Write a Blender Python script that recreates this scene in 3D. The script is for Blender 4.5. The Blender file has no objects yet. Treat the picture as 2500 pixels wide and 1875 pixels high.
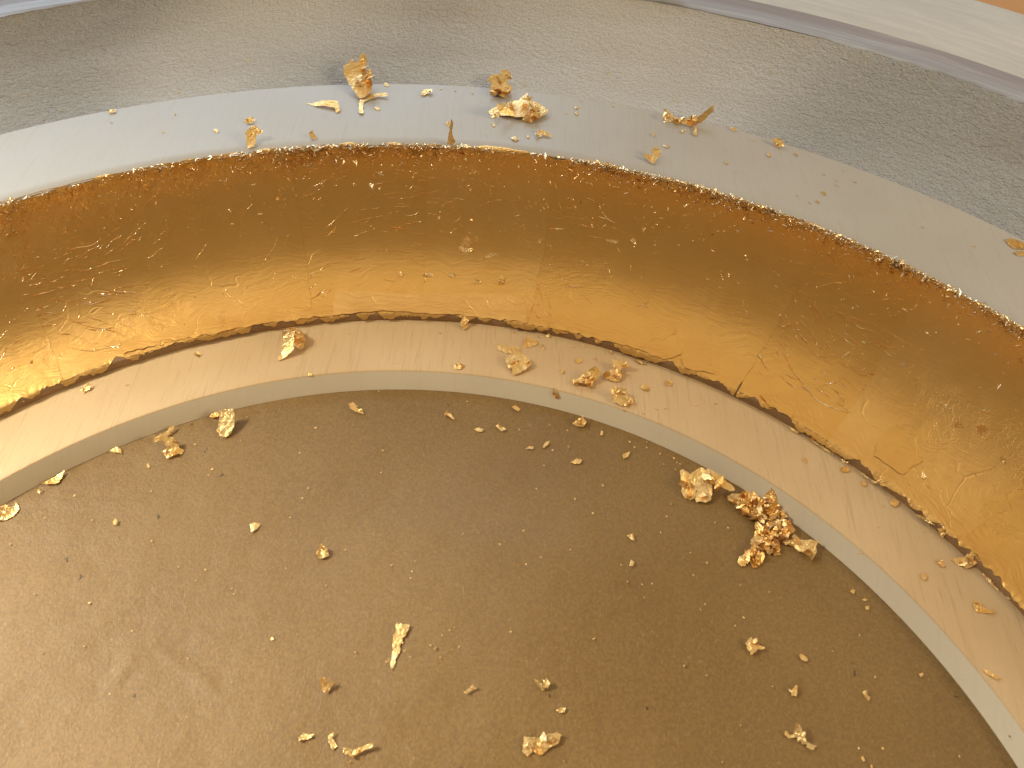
import bpy, bmesh, math, random
import numpy as np
from mathutils import Vector, Matrix
from mathutils.geometry import delaunay_2d_cdt

# ------------------------------------------------------------------ scale, camera, light
S = 0.25                                  # metres per model unit (inner radius of the ring = 1 unit)
scn = bpy.context.scene
COL = scn.collection

CAM = np.array([0.16063, -0.07567, 1.31622])
CR = np.array([0.99869, 0.03928, 0.03289]); CU = np.array([-0.05124, 0.7657, 0.64116]); CF = np.array([0.0, 0.642, -0.7667])
FPX = 2084.5                              # focal length in pixels of a 2500 wide frame
cam_d = bpy.data.cameras.new('camera'); cam = bpy.data.objects.new('camera', cam_d); COL.objects.link(cam)
M = Matrix(((CR[0], CU[0], -CF[0], CAM[0]*S), (CR[1], CU[1], -CF[1], CAM[1]*S), (CR[2], CU[2], -CF[2], CAM[2]*S), (0, 0, 0, 1)))
cam.matrix_world = M
cam_d.sensor_width = 36; cam_d.lens = 36*FPX/2500; cam_d.clip_start = 0.01; cam_d.clip_end = 50
cam_d.dof.use_dof = True; cam_d.dof.focus_distance = 1.95*S; cam_d.dof.aperture_fstop = 20
scn.camera = cam

w = bpy.data.worlds.new('World'); scn.world = w; w.use_nodes = True
bg = w.node_tree.nodes['Background']; bg.inputs[0].default_value = (1.0, 0.72, 0.42, 1); bg.inputs[1].default_value = 0.25

def area(name, loc, target, sx, sy, power, color):
    d = bpy.data.lights.new(name, 'AREA'); d.shape = 'RECTANGLE'; d.size = sx*S; d.size_y = sy*S
    d.energy = power*S*S; d.color = color
    o = bpy.data.objects.new(name, d); COL.objects.link(o)
    o.location = Vector(loc)*S
    o.rotation_euler = (Vector(target)-Vector(loc)).to_track_quat('-Z', 'Y').to_euler()
    return o
area('window_light', (-2.6, 6.6, 3.5), (-0.2, 1.2, 0.2), 7.0, 2.0, 235, (0.63, 0.82, 1.0))
beam = area('left_paper_beam', (-3.6, 0.9, 3.0), (-0.80, 0.22, 0), 1.1, 1.1, 18, (1.0, 0.94, 0.76))  # unseen narrow lamp, added to brighten the left of the paper
beam.data.spread = math.radians(34)
area('ceiling_bounce', (-0.4, 3.2, 7.0), (0, 0.9, 0), 10.0, 6.4, 98, (1.0, 0.84, 0.54))  # area lamp added to stand in for bounce off the unseen ceiling
area('side_light', (4.6, 0.0, 2.4), (0, 0.8, 0), 1.3, 1.3, 95, (1.0, 0.80, 0.50))

scn.render.engine = 'CYCLES'
scn.view_settings.view_transform = 'Standard'; scn.view_settings.look = 'None'
scn.view_settings.exposure = 0.0; scn.view_settings.gamma = 1.0
scn.cycles.max_bounces = 8; scn.cycles.sample_clamp_indirect = 4

# ------------------------------------------------------------------ node helpers
class NT:
    def __init__(self, name):
        self.m = bpy.data.materials.new(name); self.m.use_nodes = True
        self.t = self.m.node_tree; self.b = self.t.nodes['Principled BSDF']
    def n(self, typ, **kw):
        nd = self.t.nodes.new(typ)
        ins = kw.pop('ins', {})
        for k, v in kw.items(): setattr(nd, k, v)
        for k, v in ins.items(): self.set(nd.inputs[k], v)
        return nd
    def set(self, sock, v):
        if isinstance(v, bpy.types.NodeSocket): self.t.links.new(v, sock)
        elif isinstance(v, bpy.types.Node): self.t.links.new(v.outputs[0], sock)
        else:
            if isinstance(v, (tuple, list)) and len(v) == 3 and sock.type == 'RGBA': v = (*v, 1)
            sock.default_value = v
    def math(self, op, a, b=None, c=None, clamp=False):
        nd = self.n('ShaderNodeMath', operation=op, use_clamp=clamp)
        self.set(nd.inputs[0], a)
        if b is not None: self.set(nd.inputs[1], b)
        if c is not None: self.set(nd.inputs[2], c)
        return nd.outputs[0]
    def vmath(self, op, a, b):
        nd = self.n('ShaderNodeVectorMath', operation=op)
        self.set(nd.inputs[0], a)
        self.set(nd.inputs['Scale'] if op == 'SCALE' else nd.inputs[1], b)
        return nd.outputs[0]
    def smooth(self, v, a, b, lo=0.0, hi=1.0):
        nd = self.n('ShaderNodeMapRange', interpolation_type='SMOOTHSTEP')
        for i, x in enumerate((v, a, b, lo, hi)): self.set(nd.inputs[i], x)
        return nd.outputs[0]
    def noise(self, vec, scale, detail=3, rough=0.5, dist=0.0):
        nd = self.n('ShaderNodeTexNoise'); self.set(nd.inputs['Vector'], vec)
        nd.inputs['Scale'].default_value = scale; nd.inputs['Detail'].default_value = detail
        nd.inputs['Roughness'].default_value = rough; nd.inputs['Distortion'].default_value = dist
        return nd.outputs['Fac']
    def noisec(self, vec, scale, detail=2):
        nd = self.n('ShaderNodeTexNoise'); self.set(nd.inputs['Vector'], vec)
        nd.inputs['Scale'].default_value = scale; nd.inputs['Detail'].default_value = detail
        return nd.outputs['Color']
    def edge(self, vec, scale, rnd=1.0):
        nd = self.n('ShaderNodeTexVoronoi', feature='DISTANCE_TO_EDGE'); self.set(nd.inputs['Vector'], vec)
        nd.inputs['Scale'].default_value = scale; nd.inputs['Randomness'].default_value = rnd
        return nd.outputs['Distance']
    def mapping(self, vec, loc=(0, 0, 0), rot=(0, 0, 0), scale=(1, 1, 1)):
        nd = self.n('ShaderNodeMapping'); self.set(nd.inputs[0], vec)
        nd.inputs[1].default_value = loc; nd.inputs[2].default_value = rot; nd.inputs[3].default_value = scale
        return nd.outputs[0]
    def mix(self, f, a, b, mode='MIX'):
        nd = self.n('ShaderNodeMix', data_type='RGBA', blend_type=mode)
        self.set(nd.inputs['Factor'], f); self.set(nd.inputs['A'], a); self.set(nd.inputs['B'], b)
        return nd.outputs['Result']
    def bump(self, h, strength, dist, normal=None):
        nd = self.n('ShaderNodeBump'); self.set(nd.inputs['Height'], h)
        self.set(nd.inputs['Strength'], strength); self.set(nd.inputs['Distance'], dist)
        if normal is not None: self.set(nd.inputs['Normal'], normal)
        return nd.outputs[0]
    def p(self, **kw):
        for k, v in kw.items(): self.set(self.b.inputs[k.replace('_', ' ')], v)
        return self.m
    def uv(self): return self.n('ShaderNodeUVMap').outputs[0]
    def obj(self): return self.n('ShaderNodeTexCoord').outputs['Object']
    def rnd(self): return self.n('ShaderNodeObjectInfo').outputs['Random']

# ------------------------------------------------------------------ materials
def mat_kraft():
    k = NT('kraft_paper'); c = k.vmath('SCALE', k.obj(), 1/S)
    blot = k.noise(c, 3.0, 3); fine = k.noise(c, 190, 4, 0.7)
    fib = k.noise(k.mapping(k.vmath('ADD', c, k.vmath('SCALE', k.noisec(c, 9), 0.08)), rot=(0, 0, 0.6), scale=(420, 110, 1)), 1, 2, 0.6)
    fib2 = k.noise(k.mapping(k.vmath('ADD', c, k.vmath('SCALE', k.noisec(c, 12), 0.08)), rot=(0, 0, -0.9), scale=(380, 100, 1)), 1, 2, 0.6)
    col = k.mix(k.smooth(blot, .3, .7), (0.235, 0.134, 0.040), (0.270, 0.160, 0.052))
    col = k.mix(k.smooth(fine, .38, .62, 0, 1), k.mix(0.38, col, (0.12, 0.068, 0.028)), col)
    col = k.mix(k.smooth(fib, .58, .74, 0, .30), col, (0.48, 0.33, 0.17))
    col = k.mix(k.smooth(fib2, .60, .75, 0, .28), col, (0.46, 0.31, 0.16))
    fl = k.n('ShaderNodeTexVoronoi', feature='F1'); k.set(fl.inputs['Vector'], k.vmath('ADD', k.mapping(c, rot=(0, 0, .5), scale=(1, .55, 1)), k.vmath('SCALE', k.noisec(c, 60), 0.03))); fl.inputs['Scale'].default_value = 22
    big = k.noise(c, 21, 1)
    col = k.mix(k.math('MULTIPLY', k.smooth(fl.outputs['Distance'], .04, .09, 1, 0), k.smooth(big, .54, .60, 0, .85)), col, (0.035, 0.018, 0.008))
    h = k.math('ADD', k.math('MULTIPLY', fine, 1.0), k.math('ADD', k.math('MULTIPLY', fib, .30), k.math('MULTIPLY', fib2, 0.30)))
    nb = k.bump(h, 0.5, 0.0022*S)
    nb = k.bump(k.noise(c, 7, 3, .55), 0.5, 0.016*S, nb)
    return k.p(Base_Color=col, Roughness=k.smooth(blot, .3, .7, .46, .56), Normal=nb, Specular_IOR_Level=0.45)

def mat_wood(name, c0, c1, c2, rough, grain_rot, grain=1.0, spec=.5, pits=0.0):
    k = NT(name); c = k.vmath('SCALE', k.obj(), 1/S)
    cw = k.vmath('ADD', c, k.vmath('SCALE', k.noisec(c, 3), 0.02))
    g = k.noise(k.mapping(cw, rot=(0, 0, grain_rot), scale=(120, 6, 6)), 1, 4, 0.65)
    g2 = k.noise(k.mapping(cw, rot=(0, 0, grain_rot), scale=(260, 11, 11)), 1, 2, 0.6)
    blot = k.noise(c, 4.5, 3)
    fine = k.noise(c, 260, 2, .7)
    col = k.mix(k.smooth(blot, .3, .7), c0, c1)
    col = k.mix(k.smooth(g, .52, .72, 0, .34*grain), col, c2)
    col = k.mix(k.smooth(g2, .58, .70, 0, .5*grain), col, c2)
    col = k.mix(k.smooth(fine, .35, .65, .10, 0), col, c2)
    pit = k.noise(c, 34, 1)
    col = k.mix(k.smooth(pit, .76, .79, 0, pits), col, (0.12, .07, .035))
    nb = k.bump(k.math('ADD', k.math('MULTIPLY', g2, .6*grain), k.math('MULTIPLY', fine, .7)), .35, .0012*S)
    return k.p(Base_Color=col, Roughness=k.smooth(blot, .25, .75, rough-.05, rough+.06), Normal=nb, Specular_IOR_Level=spec)

def mat_textured_gesso():
    k = NT('textured_gesso'); uv = k.uv(); sep = k.n('ShaderNodeSeparateXYZ'); k.set(sep.inputs[0], uv)
    wv = k.vmath('ADD', uv, k.vmath('SCALE', k.noisec(uv, 25), 0.03))
    n1 = k.noise(k.mapping(wv, scale=(85, 105, 1)), 1, 3, .6); n2 = k.noise(uv, 240, 3, .7); blot = k.noise(uv, 5, 3)
    mott = k.noise(k.mapping(uv, scale=(2, 8, 1)), 1, 2)
    rough_amt = k.smooth(k.noise(uv, 1.3, 1), .35, .6, .35, 1.1)
    col = k.mix(k.smooth(blot, .3, .7), (0.85, 0.87, 0.91), (0.79, 0.81, 0.85))
    col = k.mix(k.smooth(mott, .45, .7, 0, .3), col, (0.60, 0.52, 0.47))
    col = k.mix(k.smooth(n2, .36, .60, .36, 0), col, (0.42, 0.40, 0.38))
    col = k.mix(k.smooth(n1, .60, .78, 0, .45), col, (0.74, 0.71, 0.69))
    h = k.math('ADD', n1, k.math('MULTIPLY', n2, .7))
    nb = k.bump(h, rough_amt, .016*S)
    return k.p(Base_Color=col, Roughness=.68, Normal=nb, Specular_IOR_Level=.4)

def mat_rim():
    k = NT('brushed_rim'); uv = k.uv()
    st = k.noise(k.mapping(k.vmath('ADD', uv, k.vmath('SCALE', k.noisec(uv, 3), .03)), scale=(11, 70, 1)), 1, 5, .7)
    blot = k.noise(k.mapping(uv, scale=(2, 9, 1)), 1, 2); fine = k.noise(uv, 200, 2, .7)
    col = k.mix(k.smooth(blot, .35, .65), (0.74, 0.76, 0.79), (0.83, 0.84, 0.85))
    col = k.mix(k.smooth(st, .42, .62, .25, 0), col, (0.52, 0.52, 0.56))
    col = k.mix(k.smooth(st, .66, .74, 0, .6), col, (0.85, 0.85, 0.84))
    nb = k.bump(k.math('ADD', st, k.math('MULTIPLY', fine, .5)), .5, .004*S)
    return k.p(Base_Color=col, Roughness=.36, Normal=nb)

def mat_bole():
    k = NT('bole_clay'); uv = k.uv()
    col = k.mix(k.smooth(k.noise(uv, 12, 3), .35, .65), (0.26, 0.15, 0.07), (0.33, 0.20, 0.10))
    return k.p(Base_Color=col, Roughness=.5, Normal=k.bump(k.noise(uv, 120, 3), .4, .002*S))

VTOP = 0.36
def mat_gilding():
    k = NT('gilded_leaf'); uv0 = k.uv()
    r = k.rnd()
    off = k.n('ShaderNodeCombineXYZ'); k.set(off.inputs[0], k.math('MULTIPLY', r, 37.0)); k.set(off.inputs[1], k.math('MULTIPLY', r, 11.0))
    uv = k.vmath('ADD', uv0, off.outputs[0])
    sep = k.n('ShaderNodeSeparateXYZ'); k.set(sep.inputs[0], uv0); v = sep.outputs[1]; u = sep.outputs[0]
    warp = k.vmath('ADD', uv, k.vmath('SCALE', k.vmath('SUBTRACT', k.noisec(uv, 5, 3), (.5, .5, .5)), .16))
    warp2 = k.vmath('ADD', uv, k.vmath('SCALE', k.vmath('SUBTRACT', k.noisec(uv, 13, 3), (.5, .5, .5)), .10))
    # long creases
    e1 = k.edge(k.mapping(warp, rot=(0, 0, .35), scale=(.55, 1.4, 1)), 8.0)
    l1 = k.smooth(e1, .0, .012, 1, 0)
    m1 = k.smooth(k.noise(uv, 4.0, 2), .54, .62)
    e2 = k.edge(k.mapping(warp2, rot=(0, 0, -.5), scale=(1.5, .6, 1)), 40.0)
    l2 = k.smooth(e2, .0, .05, 1, 0)
    m2 = k.smooth(k.noise(k.vmath('ADD', uv, (3.1, 7.7, 0)), 6.0, 3), .50, .64)
    e3 = k.edge(k.mapping(warp2, rot=(0, 0, 1.1), scale=(1.8, .45, 1)), 55.0)
    l3 = k.smooth(e3, .0, .06, 1, 0)
    m3 = k.smooth(k.noise(k.vmath('ADD', uv, (9.1, 1.7, 0)), 4.5, 3), .46, .62)
    topz = k.smooth(v, .285, .35, 0, 1)
    botz = k.smooth(v, .06, .17, 1, 0)
    crump = k.noise(warp2, 150, 4, .65)
    # sparkling crumples, thicker toward the upper edge
    sp_m = k.math('MAXIMUM', k.math('MULTIPLY', topz, k.smooth(k.noise(k.mapping(uv, scale=(1, .8, 1)), 7, 3), .38, .68, .15, 1)), k.math('MULTIPLY', k.smooth(k.noise(k.vmath('ADD', uv, (5.3, 2.2, 0)), 7, 5, .65), .55, .78), k.smooth(v, .10, .26, 0, .7)))
    sp = k.math('MULTIPLY', crump, sp_m)
    fib = k.noise(k.mapping(warp, rot=(0, 0, .15), scale=(16, 120, 1)), 1, 4, .65)
    fib2 = k.noise(k.mapping(warp2, rot=(0, 0, 1.2), scale=(22, 150, 1)), 1, 3, .65)
    h = k.math('MULTIPLY', k.math('MULTIPLY', l1, m1), .8)
    h = k.math('ADD', h, k.math('MULTIPLY', k.math('MULTIPLY', l2, m2), .16))
    h = k.math('ADD', h, k.math('MULTIPLY', k.math('MULTIPLY', l3, m3), .13))
    nb = k.bump(h, .32, .0016*S)
    nb = k.bump(sp, .32, .006*S, nb)
    nb = k.bump(k.math('ADD', fib, k.math('MULTIPLY', fib2, m2)), k.math('ADD', .13, k.math('MULTIPLY', botz, .22)), .004*S, nb)
    tone = k.math('ADD', r, k.math('SUBTRACT', k.noise(uv, 8, 3), .5))
    col = k.mix(k.smooth(tone, .1, .9), (0.90, 0.548, 0.178), (0.95, 0.61, 0.238))
    # tiny breaks where the clay shows
    fault = k.math('MULTIPLY', k.smooth(k.noise(warp2, 90, 3, .6), .71, .75), k.smooth(k.noise(uv, 7, 2), .55, .66))
    rough = k.math('ADD', k.smooth(k.noise(uv, 24, 3), .3, .7, .345, .37), k.math('MULTIPLY', botz, .08))
    return k.p(Base_Color=k.mix(fault, col, (0.16, .07, .03)), Metallic=k.math('SUBTRACT', 1.0, fault), Roughness=rough, Normal=nb)

def mat_foil(name, c0, c1, rough):
    k = NT(name); c = k.vmath('ADD', k.vmath('SCALE', k.obj(), 1/S), k.n('ShaderNodeCombineXYZ', ins={0: k.math('MULTIPLY', k.rnd(), 20.)}).outputs[0])
    col = k.mix(k.smooth(k.noise(c, 30, 3), .35, .65), c0, c1)
    nb = k.bump(k.noise(c, 120, 3, .6), .6, .005*S)
    return k.p(Base_Color=col, Metallic=1.0, Roughness=rough, Normal=nb)

KRAFT = mat_kraft()
LIP = mat_wood('whitewashed_lip', (0.65, 0.455, 0.255), (0.71, 0.52, 0.305), (0.50, 0.33, 0.17), .42, -0.25, pits=.4)
WALLM = mat_wood('painted_inner_edge', (0.70, 0.62, 0.49), (0.75, 0.67, 0.53), (0.60, 0.52, 0.40), .5, 1.3, .4)
FLATM = mat_wood('smooth_gesso', (0.56, 0.53, 0.49), (0.60, 0.57, 0.53), (0.48, 0.44, 0.40), .40, -0.5, .8)
TEXM = mat_textured_gesso(); RIMM = mat_rim(); BOLE = mat_bole(); GILD = mat_gilding()
FOIL = mat_foil('loose_gold_leaf', (0.95, 0.64, 0.26), (0.98, 0.73, 0.37), .42)
BRIGHT = mat_foil('glinting_gold_leaf', (0.97, 0.74, 0.42), (0.99, 0.86, 0.64), .24)
DEEP = mat_foil('deep_gold_leaf', (0.92, 0.58, 0.20), (0.97, 0.68, 0.31), .42)
def mat_table():
    k = NT('orange_table'); c = k.vmath('SCALE', k.obj(), 1/S)
    return k.p(Base_Color=k.mix(k.noise(k.mapping(c, scale=(1, 12, 1)), 3, 3), (0.62, 0.33, 0.15), (0.74, 0.43, 0.22)), Roughness=.45)
TABLE = mat_table()
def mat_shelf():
    k = NT('lilac_sheen'); uv = k.uv()
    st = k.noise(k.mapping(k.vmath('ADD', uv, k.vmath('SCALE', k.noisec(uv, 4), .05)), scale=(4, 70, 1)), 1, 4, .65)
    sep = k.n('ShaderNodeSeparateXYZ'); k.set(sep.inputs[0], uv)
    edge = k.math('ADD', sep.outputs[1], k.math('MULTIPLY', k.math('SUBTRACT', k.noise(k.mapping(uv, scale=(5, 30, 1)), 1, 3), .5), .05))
    col = k.mix(k.smooth(edge, .025, .06), (0.56, 0.60, 0.70), (0.46, 0.44, 0.52))  # blue window sheen and purple slope shade put into the shelf colour
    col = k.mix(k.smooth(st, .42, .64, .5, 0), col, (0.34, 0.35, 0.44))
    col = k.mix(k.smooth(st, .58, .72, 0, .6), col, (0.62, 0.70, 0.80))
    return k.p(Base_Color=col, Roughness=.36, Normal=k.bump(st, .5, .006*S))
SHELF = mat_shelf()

# ------------------------------------------------------------------ ring profile (units)
RB, RT, ZL = 1.000, 1.0215, 0.0316        # inner edge: foot, top, lip height
RL, ZS = 1.161, 0.0475                    # lip outer edge, top of the little clay step
RG, ZF = 1.4233, 0.2756                   # upper edge of the gilded cove
RF, RC, ZC = 1.654, 1.917, 0.385          # outer edge of the flat, of the outer cove
RP, ZP, RO = 1.985, 0.398, 2.296
def arc(p0, p1, a0, a1, n):
    """concave arc from p0 to p1 whose tangent turns from a0 to a1 (degrees)"""
    t = np.linspace(math.radians(a0), math.radians(a1), n)
    x = np.sin(t)-math.sin(t[0]); y = -(np.cos(t)-math.cos(t[0]))
    return [(p0[0]+(p1[0]-p0[0])*X/x[-1], p0[1]+(p1[1]-p0[1])*Y/y[-1]) for X, Y in zip(x, y)]
COVE = arc((RL+.003, ZS), (RG, ZF), 5, 77, 33)
OUTC = arc((RF, ZF), (RC, ZC), 12, 34, 17)
WALLP = [(RB, -.001), (RB+.006, .0085), (RT-.003, ZL-.006), (RT, ZL-.0022)]
LIPP = [(RT, ZL-.0022), (RT+.0012, ZL-.0006), (RT+.0035, ZL)] + [(RT+.0035+(RL-RT-.0035)*i/8, ZL) for i in range(1, 9)]
STEPP = [(RL, ZL), (RL+.001, ZS-.003), (RL+.003, ZS)]
FLATP = [(RG, ZF), (RG+.002, ZF+.0012)] + [(RG+.002+(RF-RG-.002)*i/8, ZF+.0012) for i in range(1, 9)]
RIMP = [(RC, ZC), (RC+.004, ZC+.003), (RP-.030, ZC+.001), (RP-.012, ZC+.004), (RP+.006, ZP-.002), (RP+.02, ZP), (RO-.03, ZP), (RO-.008, ZP-.006), (RO, ZP-.025), (RO, -.001)]
PROF = np.array(WALLP + LIPP[1:] + STEPP[1:] + COVE[1:] + FLATP[1:] + OUTC[1:] + RIMP[1:-1])
def zs(r):
    return np.interp(r, PROF[:, 0], PROF[:, 1], left=0.0, right=0.0) * (np.asarray(r) > RB)
def ray(px, py): 
    d = (px-1250)/FPX*CR-(py-937.5)/FPX*CU+CF
    return d/np.linalg.norm(d)
PAPER_READY = [False]
def hit(px, py):
    d = ray(px, py); t = np.arange(0.8, 4.5, .002); P = CAM+t[:, None]*d
    r = np.hypot(P[:, 0], P[:, 1]); below = P[:, 2] < zs(r)
    i = int(np.argmax(below)); a, b = t[i-1], t[i]
    for _ in range(20):
        m = (a+b)/2; q = CAM+m*d
        if q[2] < zs(math.hypot(q[0], q[1])): b = m
        else: a = m
    if PAPER_READY[0] and math.hypot(*(CAM+a*d)[:2]) < RB-.002:
        for _ in range(6): q = CAM+a*d; a = (paper_z(q[0], q[1])-CAM[2])/d[2]
    return CAM+a*d
def surf_normal(P):
    r = math.hypot(P[0], P[1])
    if r < RB: return np.array([0, 0, 1.])
    if r < RT+.002: return np.array([-P[0]/r*.8, -P[1]/r*.8, .6])
    s = (zs(r+.004)-zs(r-.004))/.008
    s = 0 if abs(s) > 4 else float(s)
    n = np.array([-s*P[0]/r, -s*P[1]/r, 1.]); return n/np.linalg.norm(n)

# ------------------------------------------------------------------ object helpers
def link(name, verts, faces, mat, parent=None, uvs=None, smooth=False):
    me = bpy.data.meshes.new(name)
    me.from_pydata([tuple(np.asarray(v)*S) for v in verts], [], faces)
    if uvs is not None:
        L = me.uv_layers.new(name='UVMap')
        vi = np.zeros(len(me.loops), int); me.loops.foreach_get('vertex_index', vi)
        L.data.foreach_set('uv', np.asarray(uvs, float)[vi].ravel())
    me.materials.append(mat)
    if smooth: me.polygons.foreach_set('use_smooth', [True]*len(me.polygons))
    me.update()
    o = bpy.data.objects.new(name, me); COL.objects.link(o)
    if parent: o.parent = parent
    return o
def tag(o, label=None, cat=None, group=None, kind=None):
    for k, v in (('label', label), ('category', cat), ('group', group), ('kind', kind)):
        if v: o[k] = v
    return o
def ring(name, prof, mat, parent, n=360, wob=None, smooth=True):
    prof = np.array(prof); L = np.concatenate([[0], np.cumsum(np.hypot(*np.diff(prof, axis=0).T))])
    V = []; U = []; Fc = []; m = len(prof)
    for i in range(n+1):
        th = 2*math.pi*i/n - math.pi/2
        for j in range(m):
            r, z = prof[j]
            if wob: r, z = wob(th, j, r, z)
            V.append((r*math.cos(th), r*math.sin(th), z)); U.append((th*1.3, L[j]))
    for i in range(n):
        for j in range(m-1):
            a = i*m+j; Fc.append((a+m, a, a+1, a+m+1)[::-1])
    return link(name, V, Fc, mat, parent, U, smooth)

# ------------------------------------------------------------------ setting
rng = np.random.default_rng(7); random.seed(7)
def vnoise(seed, n=8, fmin=1.0, fmax=6.0):
    g = np.random.default_rng(seed); f = g.uniform(fmin, fmax, (n, 2))*g.choice([-1, 1], (n, 2)); ph = g.uniform(0, 6.28, n); a = 1/np.hypot(*f.T)
    return lambda x, y: sum(a[i]*np.sin(f[i, 0]*x+f[i, 1]*y+ph[i]) for i in range(n))
tx = 9
tag(link('table_top', [(-tx, -tx, -.012), (tx, -tx, -.012), (tx, tx, -.012), (-tx, tx, -.012)], [(0, 1, 2, 3)], TABLE), kind='structure')

# kraft paper: gently buckled sheet with two dented creases
wav = vnoise(3, 10, 1.2, 4.5)
CREASES = [((378, 1570), (455, 1620), .002), ((455, 1620), (565, 1700), .0035), ((370, 1580), (262, 1700), .002)]
CR3 = [(hit(*a), hit(*b), d) for a, b, d in CREASES]
def paper_z(x, y):
    r = math.hypot(x, y)
    m = max(0., min(1., (0.985-r)/.30))
    z = .011*max(0., wav(x*1.6, y*1.6)+.9)*m*m
    for A, B, d in CR3:
        ab = B-A; t = max(0, min(1, ((x-A[0])*ab[0]+(y-A[1])*ab[1])/(ab[0]**2+ab[1]**2)))
        q = A+t*ab; side = (x-A[0])*ab[1]-(y-A[1])*ab[0]
        dist = math.hypot(x-q[0], y-q[1])
        z += d*math.exp(-(dist/.013)**2)*(1 if side > 0 else -.25)*math.sin(math.pi*min(max(t, .08), .92))
    return z
PAPER_READY[0] = True
N = 220
xs = np.concatenate([[-2.7, -1.5], np.linspace(-1.02, 1.02, N), [1.5, 2.7]]); ys = np.concatenate([[-2.7, -1.5], np.linspace(-1.02, 1.02, N), [1.5, 2.65]])
V = [(x, y, paper_z(x, y)-.0015) for y in ys for x in xs]; nx = len(xs)
Fc = [(j*nx+i, j*nx+i+1, (j+1)*nx+i+1, (j+1)*nx+i) for j in range(len(ys)-1) for i in range(nx-1)]
paper = link('paper_sheet', V, Fc, KRAFT, smooth=True)
tag(paper, 'brown kraft paper sheet with faint creases under the round frame', 'paper')
_surf0 = zs
def surfz(x, y):
    r = np.hypot(x, y)
    return paper_z(x, y) if r < RB else float(_surf0(r))

# ------------------------------------------------------------------ the frame
frame = bpy.data.objects.new('picture_frame', None); COL.objects.link(frame)
tag(frame, 'round wooden frame with freshly gilded gold cove and pale unfinished mouldings', 'frame')
ring('inner_edge', WALLP, WALLM, frame)
ring('inner_lip', LIPP, LIP, frame)
ring('clay_cove', STEPP+COVE[1:], BOLE, frame)
ring('upper_flat', FLATP, FLATM, frame)
nz = vnoise(11, 14, 60, 260); nz2 = vnoise(12, 8, 9, 40)
def wob_out(th, j, r, z):
    if j >= 13:
        k = (j-12)/4; r += k*(.0026*nz(th, 0)*60*.5+.004*nz2(th, 0)*8)
    return r, z
ring('outer_cove', OUTC, TEXM, frame, 1500, wob_out)
def wob_rim(th, j, r, z):
    if j == 0: r += .0026*nz(th, 0)*60*.5+.004*nz2(th, 0)*8; z += .0012*nz2(th, 1)*8
    return r, z
ring('rim_shelf', RIMP[:5], SHELF, frame, 1500, wob_rim)
ring('outer_rim', RIMP[4:], RIMM, frame)

# gold leaf sheets, lapped round the cove
CP = np.array(COVE); CL = np.concatenate([[0], np.cumsum(np.hypot(*np.diff(CP, axis=0).T))]); LV = CL[-1]
def cove_pt(th, v, lift):
    vv = min(max(v, 0), LV)
    r = np.interp(vv, CL, CP[:, 0]); z = np.interp(vv, CL, CP[:, 1])
    e = .004
    dr = np.interp(min(vv+e, LV), CL, CP[:, 0])-np.interp(max(vv-e, 0), CL, CP[:, 0]); dz = np.interp(min(vv+e, LV), CL, CP[:, 1])-np.interp(max(vv-e, 0), CL, CP[:, 1])
    L = math.hypot(dr, dz); nr, nzz = -dz/L, dr/L
    r += nr*lift; z += nzz*lift
    if v > LV: r += (v-LV)*.9; z += .0012+.0006                 # shreds folded over onto the flat
    if v < 0: r += v*.55; z += v*.7                             # shreds hanging over the clay step
    return (r*math.cos(th), r*math.sin(th), z)
def az(px, py): p = hit(px, py); return math.atan2(p[1], p[0])
SEAM_PX = [(60, 720), (322, 640), (735, 620), (1050, 540), (1322, 590), (1640, 660), (1905, 760), (2190, 860)]
seams = sorted((az(*p) for p in SEAM_PX), reverse=True)
step = .175
while seams[0] < seams[-1]+2*math.pi-2*step: seams.insert(0, seams[0]+step)
seams = seams+[seams[0]-2*math.pi]
for i in range(len(seams)-1):
    a, b = seams[i]+.006+.004*(i % 3), seams[i+1]-.006
    g = np.random.default_rng(100+i); vis = 0.55 < (a+b)/2 % (2*math.pi) < 2.75
    nu, nv = (110, 44) if vis else (24, 18)
    lift = .0010 if i % 2 else .0018
    f1, f2 = vnoise(200+i, 12, 14, 160), vnoise(300+i, 12, 14, 160); f3 = vnoise(400+i, 8, 20, 90); wr = vnoise(500+i, 14, 12, 70)
    tilt = g.uniform(-.10, .10)
    V = []; U = []
    for q in range(nu+1):
        th0 = a+(b-a)*q/nu
        low = -.008+.013*max(-.5, f1(th0*1.3, 0)*22)+.005*abs(f1(th0*4, 3)*20); top = LV+.004+.006*f2(th0*1.3, 0)*22
        for s in range(nv+1):
            t = s/nv; t = t+.18*math.sin(2*math.pi*t)/(2*math.pi)*-1
            v = low+(top-low)*t
            th = th0
            if q in (0, nu): th += .0035*f3(v*2, q)*30*.3
            th += tilt*(v-LV/2)*.5
            V.append(cove_pt(th, v, max(.0007, lift+.00015*wr(th*1.3, v)*20*.4))); U.append((-th*1.3, v))
    m = nv+1; Fc = [(q*m+s, q*m+s+1, (q+1)*m+s+1, (q+1)*m+s) for q in range(nu) for s in range(nv)]
    link('leaf_sheet', V, Fc, GILD, frame, U, True)

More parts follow.
